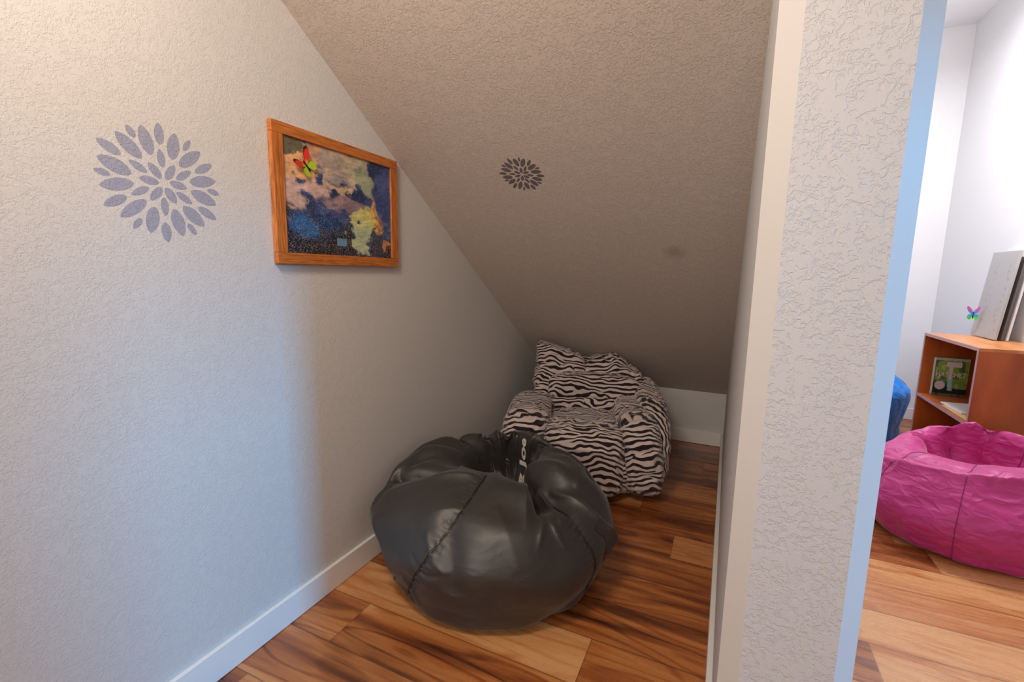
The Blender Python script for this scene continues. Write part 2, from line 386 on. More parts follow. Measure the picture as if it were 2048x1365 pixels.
# ------------------------------------------------------------------ framed picture
rng = np.random.RandomState(2)
def fbm(x, y, f, seed, oct=5):
    r = np.random.RandomState(seed); out = 0; a = 1; tot = 0
    for _ in range(oct):
        g = r.rand(64, 64); xx = x * f; yy = y * f
        xi = np.floor(xx).astype(int); yi = np.floor(yy).astype(int); u = xx - xi; v = yy - yi
        u = u * u * (3 - 2 * u); v = v * v * (3 - 2 * v)
        h = lambda i, j: g[(i % 64), (j % 64)]
        out = out + a * ((h(xi, yi) * (1 - u) + h(xi + 1, yi) * u) * (1 - v) + (h(xi, yi + 1) * (1 - u) + h(xi + 1, yi + 1) * u) * v)
        tot += a; a *= .55; f *= 2.03
    return out / tot
def srgb(c): c = np.asarray(c, float) / 255; return np.where(c < .04, c / 12.92, ((c + .055) / 1.055) ** 2.4)
def picture():
    y0, y1, z0, z1 = 1.0085, 1.5855, 1.2165, 1.6405
    xb, xf = XL + .002, XL + .020
    root = empty('framed_picture', (XL, (y0 + y1) / 2, z0)); ox, oy, oz = root.location
    def part(name, b, mat):
        v, f = b; v = [(p[0] - ox, p[1] - oy, p[2] - oz) for p in v]
        return bevel(mesh_obj(name, v, f, mat, root), .0015)
    part('rail', box(xb, xf, y0, y1, z1 - .034, z1), M_oak_h)
    part('rail', box(xb, xf, y0, y1, z0, z0 + .035), M_oak_h)
    part('stile', box(xb, xf, y0, y0 + .0385, z0 + .035, z1 - .034), M_oak_v)
    part('stile', box(xb, xf, y1 - .040, y1, z0 + .035, z1 - .034), M_oak_v)
    # painted canvas
    a0, a1, b0, b1 = y0 + .036, y1 - .038, z0 + .033, z1 - .032
    nx, ny = 340, 260
    u, v = np.meshgrid(np.linspace(0, 1, nx), np.linspace(0, 1, ny))
    n1 = fbm(u, v, 5, 1); n2 = fbm(u, v, 14, 2); n3 = fbm(u, v, 3, 3); n4 = fbm(u + 3, v, 30, 4, 3)
    C = np.zeros((ny, nx, 3)); 
    def lay(col, mask):
        m = np.clip(mask, 0, 1)[..., None]; C[:] = C * (1 - m) + srgb(col) * m
    def sstep(x, a, b): t = np.clip((x - a) / (b - a), 0, 1); return t * t * (3 - 2 * t)
    def blob(cx, cy, rx, ry, soft=.5, w=.35):
        soft = soft * .45; d = np.hypot((u - cx) / rx, (v - cy) / ry) + (n1 - .5) * w * 4 + (n2 - .5) * 1.6 + (n4 - .5) * .5; return 1 - sstep(d, 1 - soft, 1 + soft)
    C[:] = srgb((66, 82, 128))
    lay((94, 104, 150), sstep(n3, .4, .7)); lay((44, 58, 96), sstep(n1, .52, .7))
    lay((226, 178, 128), blob(.08, .82, .30, .22) * .95); lay((196, 150, 110), blob(.38, .93, .3, .10))
    lay((110, 104, 84), blob(.05, .97, .14, .10)); lay((170, 158, 150), blob(.45, .82, .22, .14) * .9)
    lay((188, 176, 150), blob(.66, .86, .14, .14)); lay((160, 168, 140), blob(.72, .76, .10, .14))
    lay((206, 176, 168), blob(.22, .60, .22, .06, .6)); lay((200, 170, 160), blob(.08, .47, .16, .07, .6))
    lay((180, 150, 150), blob(.52, .52, .22, .08, .7) * .8); lay((206, 180, 150), blob(.45, .70, .18, .10, .3) * (1 - blob(.45, .72, .12, .06, .3)) * .9)
    lay((120, 100, 110), blob(.6, .5, .15, .08) * .6)
    lay((28, 36, 60), blob(.3, .20, .5, .16, .6) * .9); lay((38, 96, 150), blob(.16, .26, .13, .08, .6)); lay((30, 70, 120), blob(.35, .3, .1, .06, .6))
    lay((14, 18, 26), (1 - sstep(v, .03, .22 + (n1 - .5) * .3)) * .9)
    lay((200, 196, 130), blob(.72, .36, .16, .13, .35)); lay((178, 188, 150), blob(.66, .18, .12, .16, .35)); lay((214, 206, 120), blob(.78, .44, .1, .10, .4) * .7)
    lay((236, 170, 60), blob(.86, .36, .05, .12, .5, .2)); lay((240, 180, 90), blob(.80, .50, .03, .12, .5, .1) * .9)
    lay((60, 60, 80), blob(.84, .14, .10, .12, .4)); lay((52, 78, 130), blob(.93, .55, .12, .25, .5) * .8)
    lay((206, 140, 90), blob(.94, .12, .05, .08, .2, .1)); lay((40, 26, 24), blob(.98, .05, .08, .08, .3))
    # dark timber posts and a lit window low in the view
    lay((26, 24, 28), ((abs(u - .40) < .012) & (v < .28)) * .8 + ((abs(u - .54) < .022) & (v < .30)) * .85 + ((abs(v - .19) < .012) & (abs(u - .47) < .08)) * .8)
    lay((110, 160, 190), ((abs(u - .465) < .045) & (abs(v - .135) < .035)) * .9)
    sp = rng.rand(ny, nx); den = (1 - sstep(v, .15, .62)) * .09 + .015
    lay((196, 200, 205), (sp < den) * (.35 + .5 * rng.rand(ny, nx)))
    lay((200, 120, 70), (rng.rand(ny, nx) < .03 * (1 - sstep(v, .05, .3))) * .8)
    streak = fbm(u * .25 + v * .08, v * 1.3 - u * .3, 26, 31, 3)
    C *= (.45 + .6 * n4[..., None] + .55 * streak[..., None]); C = C ** 1.12 * 1.1
    X = XL + .013
    V = np.stack([np.full(u.size, X), a0 + u.ravel() * (a1 - a0), b0 + v.ravel() * (b1 - b0)], 1) - np.array([ox, oy, oz])
    idx = np.arange(nx * ny).reshape(ny, nx)
    F = np.stack([idx[:-1, :-1].ravel(), idx[:-1, 1:].ravel(), idx[1:, 1:].ravel(), idx[1:, :-1].ravel()], 1)
    cols = np.concatenate([np.clip(C, 0, 1).reshape(-1, 3), np.ones((nx * ny, 1))], 1)
    nfront = len(V)
    back = np.array([(XL + .004 - ox, y - oy, z - oz) for y, z in ((a0, b0), (a1, b0), (a1, b1), (a0, b1))])
    Vb = np.vstack([V, back]); B = nfront
    Fb = [tuple(q) for q in F] + [(B, B + 3, B + 2, B + 1)]
    cols = np.vstack([cols, np.tile([.5, .45, .4, 1], (4, 1))])
    mesh_obj('canvas', Vb, Fb, M_print, root, cols=cols)
    tag(root, 'oak framed painting of clouds and night lights hung on the left wall', 'picture')
picture()

# ------------------------------------------------------------------ butterflies
def butterfly(loc, basis, size, pal, label, fold=1.0):
    """basis: columns = right, up, out of the surface it clips on"""
    root = empty('butterfly_ornament', (0, 0, 0))
    B = Matrix((basis[0], basis[1], basis[2])).transposed().to_4x4(); root.matrix_world = Matrix.Translation(loc) @ B
    fore = [(0, .02), (.10, .30), (.30, .62), (.52, .80), (.66, .78), (.66, .60), (.52, .34), (.30, .12), (.08, 0)]
    hind = [(0, -.02), (.16, .04), (.40, .05), (.50, -.08), (.50, -.28), (.36, -.46), (.20, -.44), (.08, -.22)]
    for sgn in (-1, 1):
        for nm, pts, tilt in (('forewing', fore, .30), ('hindwing', hind, .25)):
            n = 10; V = []; F = []; cols = []
            c = np.mean(np.array(pts), 0); P = np.array(pts)
            for h in (0, .018):
                for k in range(n):
                    t = k / (n - 1)
                    for q in P:
                        p = c * (1 - t) + q * t
                        V.append((sgn * p[0] * size / math.sqrt(1 + (tilt * fold) ** 2), p[1] * size, (.06 + abs(p[0]) * tilt * fold + h) * size)); 
                        w = pal(nm, abs(p[0]), p[1], t); cols.append((*w, 1))
            m = len(pts); off = n * m
            for lay_ in range(2):
                for k in range(n - 1):
                    for j in range(m):
                        q = (lay_ * off + k * m + j, lay_ * off + k * m + (j + 1) % m, lay_ * off + (k + 1) * m + (j + 1) % m, lay_ * off + (k + 1) * m + j)
                        F.append(q)
            for j in range(m): F.append(((n - 1) * m + j, (n - 1) * m + (j + 1) % m, off + (n - 1) * m + (j + 1) % m, off + (n - 1) * m + j))
            mesh_obj(nm, V, F, M_print, root, smooth=True, cols=cols)
    v, f = tube([(0, -.34 * size, .06 * size), (0, -.1 * size, .09 * size), (0, .16 * size, .10 * size), (0, .28 * size, .09 * size)], .045 * size)
    mesh_obj('body', v, f, M_black_seam, root, smooth=True)
    for s in (-1, 1):
        v, f = tube([(0, .26 * size, .1 * size), (s * .08 * size, .44 * size, .12 * size), (s * .16 * size, .56 * size, .12 * size)], .009 * size, 5)
        mesh_obj('antenna', v, f, M_black_seam, root)
    tag(root, label, 'butterfly ornament')
def pal_red(nm, x, y, t):
    if nm == 'forewing':
        if y > .66 or t > .985: return (.015, .012, .012)
        return (.75, .03, .02) if x + y > .35 else (.8, .35, .05)
    return (.42, .60, .03) if t < .985 else (.25, .38, .02)
def pal_rain(nm, x, y, t):
    if nm == 'forewing': return (.75, .1, .45) if y > .5 else ((.35, .18, .75) if y > .25 else (.15, .35, .85))
    return (.02, .55, .6) if y > -.15 else (.12, .62, .08)
a = math.radians(48)
butterfly((XL + .0142, 1.132, 1.530), ((0, math.cos(a), math.sin(a)), (0, -math.sin(a), math.cos(a)), (1, 0, 0)), .060, pal_red,
          'red and lime green butterfly clipped on the painting')

# ------------------------------------------------------------------ soft goods: grid surface + cloth-like wrinkle relaxation
def wrinkle(P, stretch=1.03, pull=.004, hold=.25, lam=.16, bend=.02, lmin=.03, iters=200, seed=0, amp=.002, extra=None, exu=None, floor=None, xmin=None):
    """P (nv,nu,3), periodic in u, poles at first/last row. Longer rest lengths than the base surface make the cloth buckle;
    the smooth part of the displacement is held back so the sack keeps its shape and only folds appear."""
    rng = np.random.RandomState(seed); B = P.copy(); nv, nu = P.shape[:2]
    du = np.roll(B, -1, 1) - np.roll(B, 1, 1); dv = np.empty_like(B); dv[1:-1] = B[2:] - B[:-2]; dv[0] = B[1] - B[0]; dv[-1] = B[-1] - B[-2]
    n0 = np.cross(du, dv); n0 /= (np.linalg.norm(n0, axis=2, keepdims=True) + 1e-9)
    hu = np.percentile(np.linalg.norm(du, axis=2) / 2, 70); hv = np.mean(np.linalg.norm(dv, axis=2) / 2)
    ku = 1 / hu * np.fft.rfftfreq(nu)[None, :]; kv = 1 / hv * np.fft.fftfreq(nv)[:, None]; k2 = ku ** 2 + kv ** 2
    G = (1 - hold * np.exp(-k2 * lam ** 2)) * (1 - pull) / (1 + bend * (k2 * lmin ** 2) ** 2)
    noise = np.fft.irfft2(np.fft.rfft2(rng.randn(nv, nu)) * np.exp(-k2 * (lmin * .8) ** 2) * (1 - np.exp(-k2 * lam ** 2)), s=(nv, nu))
    noise /= noise.std(); Q = B + n0 * (noise * amp)[..., None]
    S = np.full((nv, nu), stretch); Sv = S + (0 if extra is None else extra); Su = S + (0 if exu is None else exu); Sd = (Su + Sv) / 2
    mask = np.ones((nv, nu, 1)); k = max(3, nv // 30)
    for i in range(k): mask[i] = i / k; mask[-1 - i] = i / k
    lu = np.linalg.norm(np.roll(B, -1, 1) - B, axis=2) * Su
    lv = np.linalg.norm(B[1:] - B[:-1], axis=2) * Sv[1:]
    ld = np.linalg.norm(np.roll(B[1:], -1, 1) - B[:-1], axis=2) * Sd[1:]
    le = np.linalg.norm(np.roll(B[1:], 1, 1) - B[:-1], axis=2) * Sd[1:]
    def con(d, l, w):
        L = np.sqrt((d * d).sum(2)) + 1e-9; return d * ((L - l) / L * w)[..., None]
    for it in range(iters):
        D = np.zeros_like(Q)
        c = con(np.roll(Q, -1, 1) - Q, lu, .5); D += c; D -= np.roll(c, 1, 1)
        c = con(Q[1:] - Q[:-1], lv, .5); D[:-1] += c; D[1:] -= c
        c = con(np.roll(Q[1:], -1, 1) - Q[:-1], ld, .4); D[:-1] += c; D[1:] -= np.roll(c, 1, 1)
        c = con(np.roll(Q[1:], 1, 1) - Q[:-1], le, .4); D[:-1] += c; D[1:] -= np.roll(c, -1, 1)
        off = (Q + D * .42 - B) * mask
        off = np.fft.irfft2(np.fft.rfft2(off, axes=(0, 1)) * G[..., None], s=(nv, nu), axes=(0, 1)) * mask
        Q = B + off
        if floor is not None: Q[..., 2] = np.maximum(Q[..., 2], floor)
        if xmin is not None: Q[..., 0] = np.maximum(Q[..., 0], xmin)
    return Q
def grid_faces(nv, nu):
    i = np.arange(nv * nu).reshape(nv, nu); j = np.roll(i, -1, 1)
    return np.stack([i[:-1].ravel(), j[:-1].ravel(), j[1:].ravel(), i[1:].ravel()], 1)
def catmull(K, t, periodic=False):
    """K (n, d) keys; t in key units"""
    K = np.asarray(K, float); n = len(K); t = np.asarray(t, float); i = np.floor(t).astype(int); f = (t - i)[..., None]
    g = (lambda k: K[k % n]) if periodic else (lambda k: K[np.clip(k, 0, n - 1)])
    a, b, c, d = g(i - 1), g(i), g(i + 1), g(i + 2)
    return .5 * ((2 * b) + (c - a) * f + (2 * a - 5 * b + 4 * c - d) * f ** 2 + (3 * b - a - 3 * c + d) * f ** 3)

def seam_u(s0, s1, v): return (s0 + (s1 - s0) * np.clip((v - .1) / .52, 0, 1)) / 360

class Bag:
    """sack surface: stations from the floor centre round the belly over the rim down into the seat"""
    def __init__(self, centres, rows, seams, depth=.014, width=.05, feats=()):
        self.feats = feats
        # rows: {angle: [(r, z), ...]} ; centres: [(x, y)] per station
        self.ang = sorted(rows); self.rows = rows; self.c = np.array(centres, float)
        self.seams = seams; self.depth = depth; self.width = width
        # resample the angular keys onto an even grid with linear interp, then smooth periodic spline
        ns = len(centres); m = 24; A = np.array(self.ang, float); tab = np.zeros((m, ns, 2))
        for k in range(m):
            a = k * 360 / m; i = np.searchsorted(A, a, side='right') - 1
            a0, a1 = A[i], A[(i + 1) % len(A)]; 
            if i < 0: a0 = A[-1] - 360; a1 = A[0]; i = -1
            if a1 <= a0: a1 += 360
            f = (a - a0) / (a1 - a0) if a >= a0 else (a + 360 - a0) / (a1 - a0)
            f = f * f * (3 - 2 * f) * .5 + f * .5
            r0 = np.array(rows[self.ang[i]]); r1 = np.array(rows[self.ang[(i + 1) % len(A)]])
            tab[k] = r0 * (1 - f) + r1 * f
        self.tab = tab; self.m = m
    def P(self, u, v):
        """u, v arrays in [0,1]; v along stations"""
        u = np.asarray(u, float); v = np.asarray(v, float); ns = self.tab.shape[1]
        K = catmull(self.tab.reshape(self.m, -1), u * self.m, True).reshape(u.shape + (ns, 2))
        t = v * (ns - 1); i = np.clip(np.floor(t).astype(int), 0, ns - 2); f = (t - i)[..., None]
        def g(k): return np.take_along_axis(K, np.clip(k, 0, ns - 1)[..., None, None], axis=-2)[..., 0, :]
        a, b, c, d = g(i - 1), g(i), g(i + 1), g(i + 2)
        rz = .5 * ((2 * b) + (c - a) * f + (2 * a - 5 * b + 4 * c - d) * f ** 2 + (3 * b - a - 3 * c + d) * f ** 3)
        C = catmull(self.c, t)
        r = np.maximum(rz[..., 0], 0); z = rz[..., 1]
        for s0, s1, w in self.seams:
            dd = (u - seam_u(s0, s1, v) + .5) % 1 - .5
            e = np.exp(-np.abs(dd / self.width) ** 1.2)
            r = r * (1 - self.depth * w * e * np.clip(v * 6, 0, 1))
            z = z - self.depth * w * .8 * e * np.exp(-((v - .62) / .12) ** 2)
        for u0, v0, su, sv, dr, dz in self.feats:
            g = np.exp(-(((u - u0 / 360 + .5) % 1 - .5) / su) ** 2 - ((v - v0) / sv) ** 2); r = r + dr * g; z = z + dz * g
        th = u * 2 * np.pi
        return np.stack([C[..., 0] + r * np.cos(th), C[..., 1] + r * np.sin(th), np.maximum(z, 0)], -1)
def finish(o, levels=0):
    o.data.polygons.foreach_set('use_smooth', [True] * len(o.data.polygons)); return o

def sample_grid(Q, u, v):
    nv, nu = Q.shape[:2]; x = (u % 1) * nu; y = np.clip(v, 0, 1) * (nv - 1)
    i = int(x) % nu; j = min(int(y), nv - 2); fx = x - int(x); fy = y - j; k = (i + 1) % nu
    return (Q[j, i] * (1 - fx) + Q[j, k] * fx) * (1 - fy) + (Q[j + 1, i] * (1 - fx) + Q[j + 1, k] * fx) * fy
def grid_normal(Q, u, v):
    a = sample_grid(Q, u + .004, v) - sample_grid(Q, u - .004, v); b = sample_grid(Q, u, v + .006) - sample_grid(Q, u, v - .006)
    n = np.cross(a, b); return n / (np.linalg.norm(n) + 1e-9)

def normals(Q):
    du = np.roll(Q, -1, 1) - np.roll(Q, 1, 1); dv = np.empty_like(Q); dv[1:-1] = Q[2:] - Q[:-2]; dv[0] = Q[1] - Q[0]; dv[-1] = Q[-1] - Q[-2]
    n = np.cross(du, dv); n /= np.linalg.norm(n, axis=2, keepdims=True) + 1e-9
    for _ in range(3): n = (n + np.roll(n, 1, 1) + np.roll(n, -1, 1)) / 3
    return n
def polyline(Q, pts, wrap=True, m=70):
    """pts: (angle, v[, h]) -> dense 3D samples, uv samples, strengths"""
    A = np.array([(p[0] / 360 if wrap else p[0], p[1], p[2] if len(p) > 2 else 1.0) for p in pts], float)
    for i in range(1, len(A)): A[i, 0] -= round(A[i, 0] - A[i - 1, 0])
    t = np.linspace(0, len(A) - 1, m * (len(A) - 1) + 1); C = catmull(A, t)
    return np.array([sample_grid(Q, c[0], c[1]) for c in C]), C
def creases(Q, feats, U, V):
    """feats: dict(p=[(angle, v, strength)..], h=height, w=width, k='ridge'|'step'|'ripple', l=wavelength)"""
    D = np.zeros(Q.shape[:2]); n = normals(Q); lo, hi = Q.reshape(-1, 3).min(0), Q.reshape(-1, 3).max(0)
    for f in feats:
        pts, C = polyline(Q, f['p']); w = f['w']; r = w * (5 if f.get('k') != 'ripple' else 3)
        sel = np.all((Q > pts.min(0) - r) & (Q < pts.max(0) + r), axis=2)
        if not sel.any(): continue
        q = Q[sel]; d2 = ((q[:, None, :] - pts[None]) ** 2).sum(2); j = d2.argmin(1); d = np.sqrt(d2[np.arange(len(q)), j])
        fade = np.sin(np.clip(np.linspace(0, 1, len(pts)) * 5, 0, 1) * np.pi / 2) * np.sin(np.clip(np.linspace(1, 0, len(pts)) * 5, 0, 1) * np.pi / 2)
        st = (C[:, 2] * fade)[j]; k = f.get('k', 'ridge')
        if k == 'ridge': g = np.exp(-np.sqrt((d / w) ** 2 + .02) * 1.3)
        elif k == 'soft': g = np.exp(-(d / w) ** 2)
        else:
            T = np.gradient(C[:, :2], axis=0)[j]; du_ = (U[sel] - C[j, 0] + .5) % 1 - .5; dv_ = V[sel] - C[j, 1]
            side = np.sign(T[:, 0] * dv_ - T[:, 1] * du_)
            if k == 'step': g = np.where(side > 0, np.exp(-d / w), -.25 * np.exp(-d / (w * .35))) * (1 - np.exp(-d / .002))
            else:
                s_ = np.concatenate([[0], np.cumsum(np.linalg.norm(np.diff(pts, axis=0), axis=1))])[j]
                ph = 2 * np.pi * s_ / f.get('l', .018); g = (np.sin(ph + side * .9) + .6 * np.sin(ph * .43 + 1 + side) + .5 * np.sin(ph * 1.9 + side * 2)) * np.exp(-(d / w) ** 1.3) * (1 - np.exp(-d / .003))
        D[sel] += f['h'] * st * g
    return Q + n * D[..., None]

def lump(P, amp, seed):
    rng = np.random.RandomState(seed); c = P.reshape(-1, 3); out = np.zeros(len(c))
    for k in range(14):
        w = rng.randn(3); w *= rng.uniform(9, 26) / np.linalg.norm(w) * 2; out += np.sin(c @ w + rng.uniform(0, 6.28)) / (1 + np.linalg.norm(w) / 30)
    out /= out.std(); m = np.ones(P.shape[0]); m[:6] = np.arange(6) / 6; m[-6:] = np.arange(6)[::-1] / 6
    return P + normals(P) * (out.reshape(P.shape[:2]) * m[:, None] * amp)[..., None]
def build_bag(name, bag, mat, seam_mat, origin, nu, nv, wk, seam_parts, label='', cat='bean bag', seam_r=.0013, folds=(), ripple=.0032, single=False):
    u, v = np.meshgrid(np.arange(nu) / nu, np.linspace(0, 1, nv)); P = bag.P(u, v)
    Q = lump(P, wk['lump'], wk['seed']) if 'lump' in wk else wrinkle(P, floor=.001, **wk)
    Q = creases(Q, folds, u, v)
    rp = [dict(p=[(s0, max(v0, .1)), (s0 + (s1 - s0) * .5, (v0 + .62) / 2), (s1, min(v1, .66))], h=ripple, w=.015, k='ripple', l=.021) for s0, s1, v0, v1 in seam_parts]
    Q = creases(Q, rp, u, v)
    Q[..., 2] = np.maximum(Q[..., 2], .001)
    if wk.get('xmin') is not None: Q[..., 0] = np.maximum(Q[..., 0], wk['xmin'])
    root = empty(name, origin); O = np.array(origin)
    # seam groove
    Qs = Q.copy()
    mesh_obj('cover', (Qs - O).reshape(-1, 3), grid_faces(nv, nu), mat, root, smooth=True)
    for s0, s1, v0, v1 in seam_parts:
        for off in ((-.0022, .0022) if not single else (0, .0004)):
            pts = []
            for t in np.linspace(v0, v1, 60):
                pts.append(sample_grid(Q, seam_u(s0, s1, t) + off * .5, t) + grid_normal(Q, seam_u(s0, s1, t), t) * seam_r * .7 - O)
            vv, ff = tube(pts, seam_r, 6)
            if off <= 0: V0, F0 = vv, ff
            else:
                V, F, _ = join([(V0, F0), (vv, ff)]); mesh_obj('seam', V, F, seam_mat, root, smooth=True)
    tag(root, label, cat)
    return root, Q

# ---- black bean bag
BC = (-.74, 1.60)
cen = [(-.74, 1.60)] * 3 + [(-.74, 1.60), (-.76, 1.62), (-.81, 1.70), (-.83, 1.74), (-.84, 1.77), (-.84, 1.77)]
rows = {
    #        floor c   floor edge   low belly    belly        shoulder     rim          inner lip    inner mid   centre
    0:   [(0, 0), (.30, .004), (.38, .10), (.42, .23), (.38, .34), (.29, .42), (.15, .41), (.10, .22), (0, .12)],
    30:  [(0, 0), (.30, .004), (.38, .10), (.41, .23), (.37, .36), (.28, .43), (.16, .41), (.12, .20), (0, .12)],
    60:  [(0, 0), (.30, .004), (.37, .10), (.40, .24), (.36, .37), (.25, .44), (.18, .40), (.14, .20), (0, .12)],
    100: [(0, 0), (.30, .004), (.37, .10), (.40, .24), (.37, .38), (.255, .465), (.20, .43), (.16, .20), (0, .12)],
    135: [(0, 0), (.31, .004), (.38, .10), (.42, .26), (.40, .37), (.29, .43), (.20, .39), (.14, .20), (0, .12)],
    160: [(0, 0), (.31, .004), (.39, .12), (.45, .28), (.45, .39), (.34, .44), (.20, .39), (.12, .20), (0, .12)],
    190: [(0, 0), (.36, .004), (.44, .12), (.48, .29), (.475, .395), (.36, .44), (.22, .40), (.12, .20), (0, .12)],
    218: [(0, 0), (.40, .004), (.49, .13), (.535, .29), (.44, .36), (.33, .40), (.20, .37), (.11, .20), (0, .12)],
    245: [(0, 0), (.39, .004), (.46, .10), (.48, .24), (.39, .38), (.27, .44), (.18, .39), (.11, .20), (0, .12)],
    290: [(0, 0), (.34, .004), (.41, .10), (.43, .23), (.37, .37), (.25, .45), (.17, .40), (.11, .20), (0, .12)],
    322: [(0, 0), (.31, .004), (.39, .10), (.42, .22), (.37, .34), (.29, .39), (.19, .32), (.11, .18), (0, .12)],
    340: [(0, 0), (.31, .004), (.39, .10), (.42, .22), (.37, .34), (.29, .41), (.13, .40), (.09, .22), (0, .12)]}
seamsB = [(233, 277, .5), (352, 332, 1.0), (50, 60, 1.0), (118, 112, .8), (165, 160, .8)]
featsB = [(322, .66, .022, .07, .0, -.075), (332, .60, .03, .05, 0, -.03),
          (60, .62, .012, .07, .0, -.035), (350, .66, .03, .05, .0, .03), (308, .62, .03, .06, 0, .012), (170, .62, .03, .06, 0, .012), (205, .60, .012, .05, 0, -.02)]
foldsB = [
    dict(p=[(214, .44), (228, .54), (250, .60), (275, .635)], h=.024, w=.035),            # crest of the front lobe
    dict(p=[(203, .48), (218, .58), (244, .69)], h=-.055, w=.030),                        # fold behind it
    dict(p=[(150, .52), (158, .62), (166, .74)], h=-.020, w=.020), dict(p=[(190, .55), (186, .66), (180, .76)], h=-.012, w=.02),
    dict(p=[(320, .82), (322, .70), (319, .60), (316, .52, .4)], h=-.055, w=.022),        # deep pinch on the right
    dict(p=[(309, .70), (309, .60), (305, .50, .3)], h=0.0210, w=.015), dict(p=[(331, .68), (330, .60), (327, .51, .3)], h=0.0240, w=.014),
    dict(p=[(318, .56), (313, .50), (309, .45, .2)], h=0.0150, w=.010), dict(p=[(320, .56), (322, .49), (326, .44, .2)], h=0.0150, w=.010),
    dict(p=[(335, .64), (346, .55), (355, .45), (2, .36)], h=0.0210, w=.02),       # lower edge of the right lobe
    dict(p=[(348, .46), (354, .40), (352, .34)], h=-0.0210, w=.012), dict(p=[(356, .44), (0, .38), (358, .32)], h=.012, w=.012), dict(p=[(350, .36), (356, .31), (4, .29)], h=-0.0150, w=.012),
    dict(p=[(140, .64), (136, .72), (130, .86)], h=-.040, w=.020), dict(p=[(126, .60), (124, .70), (122, .84)], h=.022, w=.012),
    dict(p=[(115, .64), (112, .73), (112, .88)], h=-.038, w=.020), dict(p=[(106, .60), (104, .74), (103, .86)], h=.015, w=.012),
    dict(p=[(64, .58), (66, .68), (68, .80)], h=-.035, w=.02), dict(p=[(74, .60), (75, .72), (76, .82)], h=0.0150, w=.012),
    dict(p=[(229, .20), (236, .25), (244, .24), (250, .21)], h=0.0117, w=.010), dict(p=[(231, .28), (238, .24), (243, .17)], h=-0.0117, w=.011),
    dict(p=[(244, .31), (250, .27), (252, .21)], h=0.0090, w=.010), dict(p=[(226, .14), (236, .18), (248, .16)], h=-0.0090, w=.014), dict(p=[(238, .12), (246, .14), (258, .12)], h=0.0072, w=.010),
    dict(p=[(222, .40), (230, .34), (236, .26)], h=0.0090, w=.02), dict(p=[(262, .52), (270, .42), (272, .32)], h=-0.0105, w=.035, k='soft'),
    dict(p=[(254, .46), (262, .40), (270, .38)], h=0.0090, w=.014), dict(p=[(250, .40), (258, .36), (266, .37)], h=-0.0075, w=.012),
    dict(p=[(20, .52), (28, .60), (34, .70)], h=-0.0210, w=.02), dict(p=[(350, .58), (8, .60), (24, .57)], h=0.0120, w=.02),
    dict(p=[(290, .55), (296, .48), (300, .40)], h=.004, w=.03), 
    dict(p=[(196, .42), (206, .36), (212, .26)], h=-0.0150, w=.02), dict(p=[(208, .48), (213, .40), (217, .30)], h=0.0150, w=.015)]
bb = Bag(cen, rows, seamsB, .035, .03, featsB)
bagroot, QB = build_bag('bean_bag', bb, M_black, M_black_seam, (BC[0], BC[1], 0), 420, 240,
    dict(lump=.0035, seed=4, xmin=XL + .02),
    [(233, 277, .06, .66), (352, 332, .06, .60), (118, 112, .3, .8), (165, 160, .3, .8)], folds=foldsB, label='shiny black nylon bean bag with a sagging seat at the front of the nook')
def bag_label(Q, O):
    O = np.array(O); uc, du, v0, v1 = 86 / 360, .034, .735, .93
    V = []; F = []; nu_, nv_ = 8, 24
    for h in (.001, .0028):
        for j in range(nv_ + 1):
            for i in range(nu_ + 1):
                uu = uc + du * (i / nu_ - .5) * 2; vv = v0 + (v1 - v0) * j / nv_
                V.append(sample_grid(Q, uu, vv) + grid_normal(Q, uu, vv) * h - O)
    W_ = nu_ + 1; off = W_ * (nv_ + 1)
    for j in range(nv_):
        for i in range(nu_):
            F.append((off + j * W_ + i, off + j * W_ + i + 1, off + (j + 1) * W_ + i + 1, off + (j + 1) * W_ + i))
    rim_ = [i for i in range(W_)] + [j * W_ + nu_ for j in range(1, nv_ + 1)] + [nv_ * W_ + i for i in range(nu_ - 1, -1, -1)] + [j * W_ for j in range(nv_ - 1, 0, -1)]
    for a_, b_ in zip(rim_, rim_[1:] + rim_[:1]): F.append((a_, b_, b_ + off, a_ + off))
    lab = mesh_obj('label', V, F, M_label, bagroot, smooth=True)
    cu = bpy.data.curves.new('t', 'FONT'); cu.body = 'Big Joe'; cu.size = 1; cu.offset = .035; cu.resolution_u = 3
    to = bpy.data.objects.new('t', cu); COL.objects.link(to)
    bpy.context.view_layer.update()
    me = bpy.data.meshes.new_from_object(to.evaluated_get(bpy.context.evaluated_depsgraph_get())); bpy.data.objects.remove(to)
    co = np.array([v.co[:] for v in me.vertices]); w = co[:, 0].max(); ymin, ymax = co[:, 1].min(), co[:, 1].max()
    vs = []
    for x, y, z in co:
        t = x / w                                      # reads upwards, from inside the seat to the rim
        vv = v1 - (v1 - v0) * (.03 + .94 * t); uu = uc - du * (.62 - 1.24 * (y - ymin) / (ymax - ymin)) * 1
        vs.append(sample_grid(Q, uu, vv) + grid_normal(Q, uu, vv) * .0042 - O)
    F = [tuple(p.vertices) for p in me.polygons]
    mesh_obj('lettering', vs, F, M_letter, lab)
bag_label(QB, (BC[0], BC[1], 0))

